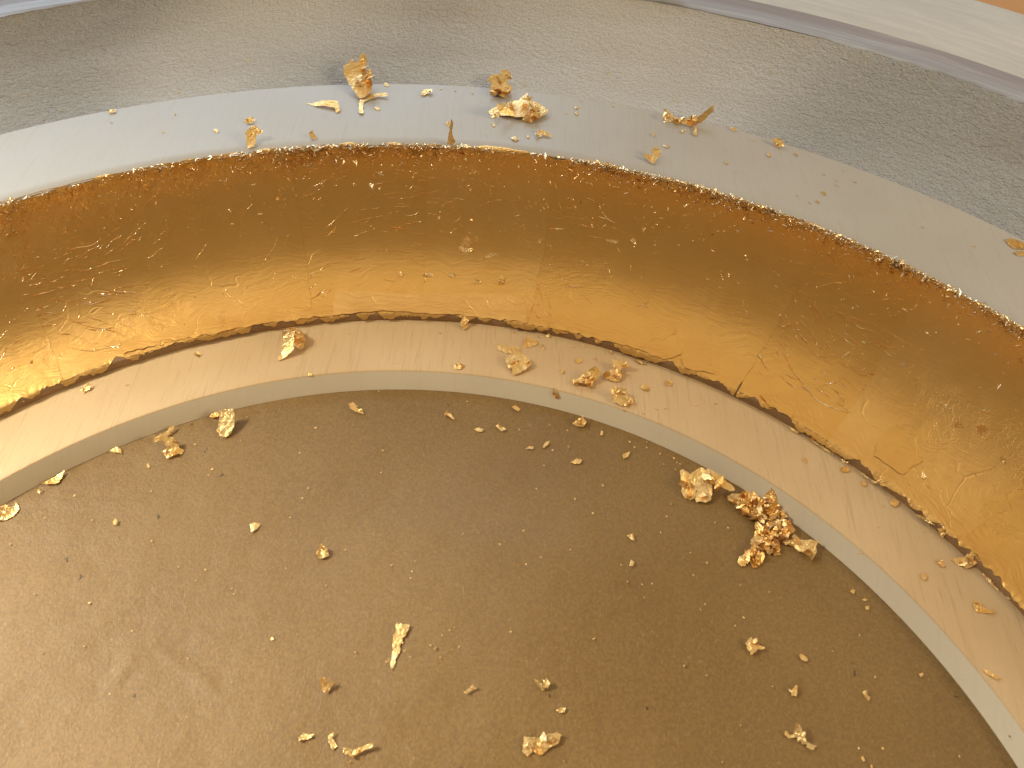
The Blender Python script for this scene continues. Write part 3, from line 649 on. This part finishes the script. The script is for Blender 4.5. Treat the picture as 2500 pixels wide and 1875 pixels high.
# --- paper, open field
flake('long tapering gold leaf strip with a wide torn top', 'i', [(720,290),(765,235),(800,270),(860,255),(930,275),(1000,265),(1050,285),(1110,290),(1090,370),(1020,500),(1000,590),(915,640),(920,740),(940,790),(870,800),(840,880),(850,1020),(780,1150),(720,1240),(700,1380),(650,1490),(610,1480),(580,1370),(610,1180),(640,1010),(640,810),(670,650),(660,550),(720,500),(740,400)], 4, .035, 0, None, .05, group=PAP)
flake('small hooked shred beside the foot of the long tapering strip', 'i', [(440,1310),(460,1220),(490,1270),(550,1180),(580,1190),(560,1260),(490,1310)], 10, .2, 0, None, group=PAP)
flake('squarish pale gold flake with a folded right flap, bottom middle', '32', [(1180,1455),(1300,1462),(1340,1445),(1390,1425),(1425,1445),(1405,1500),(1350,1525),(1310,1560),(1280,1575),(1245,1550),(1205,1585),(1170,1550)], 8, .10, 4, None, .1, group=PAP)
flake('boot shaped crinkled gold strip at the bottom of the paper', '32', [(5,1530),(40,1525),(75,1545),(120,1520),(200,1495),(205,1520),(140,1550),(70,1585),(25,1570)], 14, .18, 3, None, group=PAP)
flake('heart like pair of gold wings above the squarish pale flake', '32', [(1245,1078),(1270,1090),(1298,1115),(1325,1075),(1352,1110),(1335,1132),(1300,1157),(1268,1120)], 25, .2, 4, None, group=PAP)
flake('little arched gold crumb with a lifted right end', '32', [(788,1168),(820,1143),(850,1128),(882,1140),(848,1152),(815,1178)], 20, .25, 2, None, group=PAP)
flake('small arrowhead shaped gold chip just above the squarish pale flake', '32', [(1386,1285),(1420,1266),(1452,1270),(1442,1296),(1415,1302)], 6, .15, 0, None, group=PAP)
flake('small triangular gold crumb under the tangled heap, upper one of two', '32', [(1848,152),(1885,142),(1897,188),(1870,175)], 10, .2, 2, None, group=PAP)
flake('small upright gold crumb under the tangled heap, lower one of two', '32', [(1862,348),(1874,308),(1895,325),(1886,352)], 10, .2, 2, None, group=PAP)
flake('small pointed gold flake alone on the upper left paper', '31', [(1618,80),(1650,72),(1692,75),(1665,112),(1628,132)], 8, .12, 2, None, group=PAP)
flake('round crumpled gold nugget on the left half of the paper', '31', [(2048,268),(2080,212),(2120,238),(2132,285),(2085,302),(2055,297)], 25, .28, 12, None, group=PAP)
flake('forked gold nugget below the round nugget', '31', [(2078,1080),(2110,1068),(2120,1120),(2140,1090),(2167,1110),(2140,1140),(2122,1167),(2083,1152)], 22, .28, 8, DEEP, group=PAP)
flake('spiny leaf shaped orange gold flake, leftmost of the bottom row', '31', [(1932,1462),(1965,1428),(2000,1445),(2037,1438),(1990,1475),(1940,1478)], 10, .2, 3, DEEP, group=PAP)
flake('upright pale gold feather next to the boot shaped strip', '31', [(2122,1450),(2167,1418),(2152,1460),(2182,1520),(2155,1542),(2130,1500)], 8, .08, 0, None, group=PAP)
flake('tiny three pointed crumb at the right edge of the bright paper', '31', [(1748,820),(1762,810),(1770,824),(1755,834)], 10, .2, 0, None, group=PAP)
flake('fan shaped gold flake with a knobbly stalk to its right', 'j', [(370,460),(430,390),(470,340),(510,330),(520,370),(590,385),(645,440),(640,510),(700,515),(800,540),(812,572),(700,602),(650,590),(600,660),(530,715),(485,722),(410,560)], 16, .12, 3, None, group=PAP)
flake('small oval gold flake right of the fan shaped one', 'j', [(1578,730),(1620,708),(1670,730),(1750,790),(1775,862),(1710,882),(1620,840),(1595,790)], 8, .12, 0, None, group=PAP)
flake('three armed star of gold leaf below the oval flake', 'j', [(1318,1478),(1400,1530),(1460,1460),(1510,1400),(1552,1430),(1530,1490),(1537,1580),(1500,1652),(1390,1652),(1400,1590),(1340,1520)], 18, .2, 3, None, group=PAP)
flake('shiny folded gold sail with crumpled arms on both sides', 'k', [[(890,440),(960,460),(1060,620),(1130,870),(1210,1000),(1215,1110),(1060,1120),(950,1050),(830,900),(820,740)], [(1200,1110),(1280,1140),(1330,1180),(1400,1200),(1500,1240),(1580,1270),(1500,1320),(1470,1400),(1350,1380),(1220,1300),(1240,1220),(1050,1210),(1060,1120)], [(830,880),(730,870),(650,880),(570,760),(490,760),(480,870),(540,930),(640,1000),(800,980),(880,960)]], (38, 12, 14), .14, 6, None, group=PAP)
flake('small legged gold scrap right of the star, below the middle', '33', [(1163,1168),(1190,1153),(1197,1185),(1217,1200),(1206,1225),(1180,1195)], 14, .2, 2, None, group=PAP)
flake('small flat gold shield shape nearest the right inner edge', '33', [(1528,1050),(1557,1043),(1560,1058),(1542,1070)], 6, .1, 0, None, group=PAP)
flake('faint torn gold chip near the right inner edge, upper of three in a row', '33', [(1083,517),(1100,500),(1118,508),(1110,532)], 6, .2, 0, DEEP, group=PAP)
flake('small square gold chip near the right inner edge, lowest of three in a row', '33', [(1182,612),(1207,608),(1209,632),(1186,634)], 6, .1, 0, None, group=PAP)
flake('faint sliver of leaf near the right inner edge, middle of three in a row', '33', [(1160,568),(1178,560),(1198,570),(1180,578)], 6, .2, 0, DEEP, group=PAP)
flake('small pale gold chip lower right at the bottom of the paper', '33', [(1155,1590),(1170,1580),(1182,1612),(1168,1615)], 6, .1, 0, None, group=PAP)
flake('thin gold shred cut by the bottom edge of the picture', '33', [(1216,1640),(1226,1635),(1236,1675),(1226,1675)], 6, .1, 0, None, group=PAP)
# --- caught on the gilded cove
flake('bright two part gold nugget stuck in the middle of the gilded cove', 'm', [[(440,680),(460,640),(500,540),(560,515),(610,600),(610,700),(560,720)], [(400,710),(470,690),(560,735),(640,735),(655,765),(600,795),(505,808),(430,780)]], (30, 10), .2, 4, None, group=CVG)
flake('thin pale curl lying on the cove right of the two part nugget', 'm', [(700,935),(850,878),(960,820),(1190,812),(1000,872),(880,905)], 8, .08, 0, None, group=CVG)
flake('round orange gold dot in the dark upper part of the cove', '12', [(1272,1300),(1295,1283),(1313,1305),(1290,1330)], 20, .25, 3, None, group=CVG)
flake('flat oblong gold scrap in the right centre of the cove', '12', [(1708,1543),(1760,1553),(1822,1562),(1765,1575),(1712,1562)], 8, .1, 0, None, group=CVG)
flake('pinkish gold dot right of the flat oblong scrap', '12', [(1868,1555),(1888,1538),(1908,1555),(1890,1578)], 15, .2, 2, None, group=CVG)
flake('glinting gold pair between the thin curl and the oblong scrap', '12', [(1238,1558),(1268,1562),(1295,1540),(1305,1560),(1270,1575)], 15, .2, 2, None, group=CVG)
flake('yellow gold bead on a seam of the cove above the two part nugget', '12', [(615,1405),(635,1392),(645,1410),(625,1425)], 15, .2, 2, None, group=CVG)
flake('pale wedge of leaf on the right part of the cove', '23', [(1398,702),(1440,673),(1502,693),(1425,717)], 10, .1, 0, None, group=CVG)
flake('narrow yellow shred left of the pale wedge on the cove', '23', [(1023,652),(1080,618),(1088,625),(1042,657)], 10, .1, 0, None, group=CVG)
flake('small yellow fold above the narrow yellow shred on the cove', '23', [(1158,557),(1180,540),(1220,545),(1182,571)], 10, .1, 0, None, group=CVG)
flake('slanting gold sliver right of the pale wedge on the cove', '23', [(1658,935),(1690,945),(1745,992),(1722,1003),(1682,962)], 12, .12, 0, None, group=CVG)
flake('bright gold tick above the slanting sliver on the cove', '23', [(1760,938),(1782,935),(1825,972),(1815,978)], 12, .12, 0, None, group=CVG)
flake('tiny gold pyramid on the lower right of the cove', '23', [(1755,1107),(1790,1060),(1818,1107)], 25, .1, 0, None, group=CVG)
flake('yellow crumpled bit right of the tiny pyramid on the cove', '23', [(1898,1105),(1930,1095),(1967,1100),(1950,1140),(1930,1157)], 18, .25, 3, None, group=CVG)
flake('upright gold chip near the lower right end of the cove', '23', [(2055,1305),(2075,1293),(2100,1345),(2080,1355)], 12, .12, 0, None, group=CVG)
flake('small fanned gold fold low on the cove above its torn foot', '23', [(1540,1445),(1555,1390),(1585,1435)], 18, .15, 0, None, group=CVG)
for lab, pl in (('leftmost of four orange beads in a row low on the cove', [(358,118),(378,98),(402,118),(380,138)]), ('second of four orange beads in a row low on the cove', [(525,122),(560,105),(602,120),(565,138)]),
                ('third of four orange beads in a row low on the cove', [(688,125),(715,105),(742,122),(715,145)]), ('rightmost and brightest of four orange beads in a row low on the cove', [(848,168),(870,148),(905,168),(878,188)])):
    flake(lab, '22', pl, 10, .2, 1, FOIL, group=CVG)
flake('tall orange bump right of the row of four beads on the cove', '22', [(1012,150),(1035,118),(1058,140),(1050,180),(1020,190)], 20, .2, 2, DEEP, group=CVG)

# torn edge of the leaf that hangs in the clay step: part of the frame
for cr_, pl in (('23', [(688,1100),(760,1142),(742,1152),(700,1127)]), ('23', [(820,1175),(900,1230),(1000,1290),(960,1285),(860,1217)]), ('23', [(1010,1300),(1080,1340),(1040,1338)]), ('23', [(1140,1385),(1200,1430),(1290,1480),(1240,1472),(1160,1412)]),
                ('l', [(800,650),(870,690),(990,790),(1000,840),(1100,940),(1150,1020),(1110,1012),(980,880),(900,790),(840,720)]), ('l', [(1285,1130),(1330,1140),(1400,1190),(1350,1190)]), ('33', [(1500,10),(1580,40),(1640,90),(1590,70)]), ('33', [(1640,60),(1700,150),(1680,170),(1650,110)])):
    NSEED[0] += 1
    v, f, _ = flake_mesh(cx(*CROP[cr_], pl), 25, .18, 1, NSEED[0]*3)
    link('torn_leaf_edge', v, f, FOIL, frame)

# --- grains too small to tell apart
def grain_mesh(seed):
    g = np.random.default_rng(seed); m = 5; V = [(0, 0, .35)]
    for q in range(m):
        t = 2*math.pi*q/m; r = g.uniform(.55, 1.1); V.append((r*math.cos(t), r*math.sin(t)*.75, g.uniform(0, .45)))
    me = bpy.data.meshes.new('gold_grain'); me.from_pydata([tuple(np.array(v)) for v in V], [], [(0, 1+q, 1+(q+1) % m) for q in range(m)]); me.materials.append(FOIL); return me
GM = [grain_mesh(900+i) for i in range(6)]
GR = []
def grain(px, py, size_px, label, group):
    p = hit(px, py); n = surf_normal(p); d = np.linalg.norm(p-CAM); s = size_px/2*d/FPX
    o = bpy.data.objects.new('gold_grain', GM[rng.integers(6)]); COL.objects.link(o)
    o.location = Vector(p+n*.0010)*S; o.scale = (s*S,)*3
    q = Vector(n).to_track_quat('Z', 'Y'); o.rotation_mode = 'QUATERNION'
    from mathutils import Quaternion
    o.rotation_quaternion = q @ Quaternion((0, 0, 1), rng.uniform(0, 6.28)) @ Quaternion((1, 0, 0), rng.uniform(-.5, .5))
    tag(o, label, 'gold grain', group); GR.append((o, px, py, group))
GP = ('tiny bright grain of gold leaf on the brown paper', 'tiny gold grains on the brown paper')
GF = ('tiny glinting grain on the grey and white upper mouldings', 'tiny grains on the upper mouldings')
GL = ('tiny orange grain on the pale inner lip', 'tiny grains on the inner lip')
GC = ('tiny sparkling grain on the gilded cove', 'tiny grains on the gilded cove')
for cr_, gg, sz, pts in (('31', GP, 5.5, [(65,212),(225,533),(580,592),(855,772),(1155,357),(1330,374),(1270,445),(1515,533),(270,918),(1210,1330),(733,1422),(1500,1102),(596,54),(290,40),(2112,478),(710,1180),(1880,38),(982,190),(1215,950),(795,793),(545,868),(1850,365),(1500,500)]),
        ('32', GP, 6, [(25,250),(320,347),(445,430),(88,912),(1095,777),(1290,295),(1195,340),(1945,470),(2008,465),(1960,555),(1178,123),(1630,825),(2105,30),(2065,133),(1625,12),(1440,1615),(50,1620),(610,880),(650,798),(730,745),(700,768),(710,892),(447,940),(575,865),(600,890),(640,945),(760,873),(455,385),(475,320),(1025,212),(1480,245),(785,142),(1850,455),(1810,345),(410,900)]),
        ('33', GP, 6, [(970,902),(160,330),(70,410),(375,475),(115,632),(158,1060),(375,1385),(1295,1530),(395,685),(560,520),(145,600),(340,740),(210,70),(295,105),(50,265),(1145,800),(580,1130),(255,1620),(1140,1532),(1245,1070),(10,1000),(1790,1585)]),
        ('22', GP, 6.5, [(1365,1260),(1895,1240),(1865,1205),(1975,1205),(1975,1245),(2150,1310),(2170,1340),(2085,1350),(2160,1385),(2130,1610),(1310,1360),(270,1262),(1470,1240),(1150,1125),(1345,1095),(1462,1130),(815,945),(720,1050),(240,878),(1690,1490),(1260,1510),(255,1405),(2060,1285),(2190,1350),(1510,1575)]),
        ('21', GP, 6, [(2042,1115),(1600,1045),(1375,1382),(1350,1420),(1265,1222),(1940,1278),(480,1555),(1560,1195),(1995,1505),(1960,1570),(1232,1085),(980,1525)]),
        ('11', GF, 6, [(530,262),(1360,455),(150,505),(173,620),(238,440),(280,775),(250,357),(1590,395),(125,140),(1160,575),(1060,862),(720,795),(1135,745),(390,718),(1070,588),(1155,600)]),
        ('12', GF, 6, [(285,548),(735,590),(645,580),(850,610),(1725,455),(1725,475),(1755,525),(1550,655),(1760,690),(1875,700),(2020,870),(1455,735),(945,880),(1180,550),(820,70),(1205,885),(1190,550),(1555,500),(2155,650)]),
        ('13', GF, 6, [(575,465),(1045,1105),(1000,1170),(1003,1200),(918,1135),(455,912),(482,915),(345,1120),(1890,1598),(740,1270),(1550,1470),(1300,1355),(820,1312),(1120,1180),(15,845)]),
        ('22', GL, 8, [(1425,745),(1500,590),(1640,665),(1750,630),(1830,1000),(1955,1020),(2040,990),(2095,985),(635,500),(345,690),(50,505),(1120,500),(1280,525)]),
        ('23', GL, 7, [(90,965),(215,960),(480,1000),(1840,1235),(1300,1620),(1265,1475),(670,1130)]),
        ('33', GL, 7, [(1160,265),(1265,95),(1565,130),(2120,1450)]),
        ('12', GC, 6, [(395,1105),(420,1205),(640,1475),(645,1500),(1285,1230),(1515,1340),(190,1465),(465,1595),(1040,1010),(610,1090),(210,1480),(1180,1455),(1240,1175),(1275,1175),(2030,1585),(350,1345),(585,1365),(1025,1590)]),
        ('22', GC, 6, [(930,8),(195,65),(995,180),(1080,250),(1560,38),(2050,42),(1880,95),(2060,470),(1290,70),(300,215),(1940,140),(1590,60),(1360,10),(2180,90)]),
        ('23', GC, 7, [(860,75),(950,385),(430,25),(155,70),(770,230),(360,175),(1175,865),(2165,995),(1900,1415),(2110,1200),(1180,735),(1330,555),(1640,885),(2095,1160),(1545,1560),(1120,605),(800,250),(495,400)]),
        ('21', GC, 7, [(35,388),(140,290),(285,15),(200,690),(390,650),(250,350),(445,300),(345,455),(150,940),(235,870),(45,490),(1290,15),(1265,72)]),
        ('11', GC, 7, [(440,1605),(530,1575),(1800,1140),(1600,1135),(1300,1160),(680,1330),(720,1395),(330,1400),(870,1210),(1310,1490),(1760,1480),(1500,1450),(1700,1440),(1720,1060)])):
    for q in pts:
        x, y = cx(*CROP[cr_], [q])[0]
        grain(x, y, sz*float(rng.uniform(.8, 1.5)), *gg)

# name each grain by the flake it lies nearest to
CUT = (' with ', ' on ', ' lying', ' beside', ' standing', ' right of', ' left of', ' leaning', ' behind', ' cut ', ' near', ' below', ' above', ' under', ' reaching', ' against', ' up ', ' stuck', ' in the', ' hanging', ' tucked', ' folded', ' just', ' alone', ' next', ' clinging', ' peeping', ' bridging', ' half', ' close', ' casting', ' pointing', ', ')
def head(l):
    k = min([l.find(c) for c in CUT if l.find(c) > 0]+[len(l)]); return l[:k]
heads = {}
for l, *_ in LM: heads[head(l)] = heads.get(head(l), 0)+1
marks = [(head(l), g_, c) for l, g_, c, sz in LM if sz > 24 and heads[head(l)] == 1 and len(head(l).split()) <= 8]
near = {}
for o, px, py, g_ in GR:
    h_, d_ = min(((m[0], math.hypot(m[2][0]-px, m[2][1]-py)) for m in marks), key=lambda t: t[1]); near.setdefault((h_, g_), []).append((d_, o))
ORD = ['closest', 'second closest', 'third closest', 'fourth closest', 'fifth closest', 'sixth closest', 'seventh closest', 'eighth closest', 'ninth closest', 'tenth closest'] + ['%dth closest' % i for i in range(11, 60)]
WHERE = {'tiny gold grains on the brown paper': 'tiny grain on the paper', 'tiny grains on the upper mouldings': 'tiny grain on the moulding', 'tiny grains on the inner lip': 'tiny grain on the lip', 'tiny grains on the gilded cove': 'tiny grain on the cove'}
for (h_, g_), L in near.items():
    for i, (d_, o) in enumerate(sorted(L, key=lambda t: t[0])): o['label'] = '%s %s to the %s' % (ORD[i], WHERE[g_], h_)
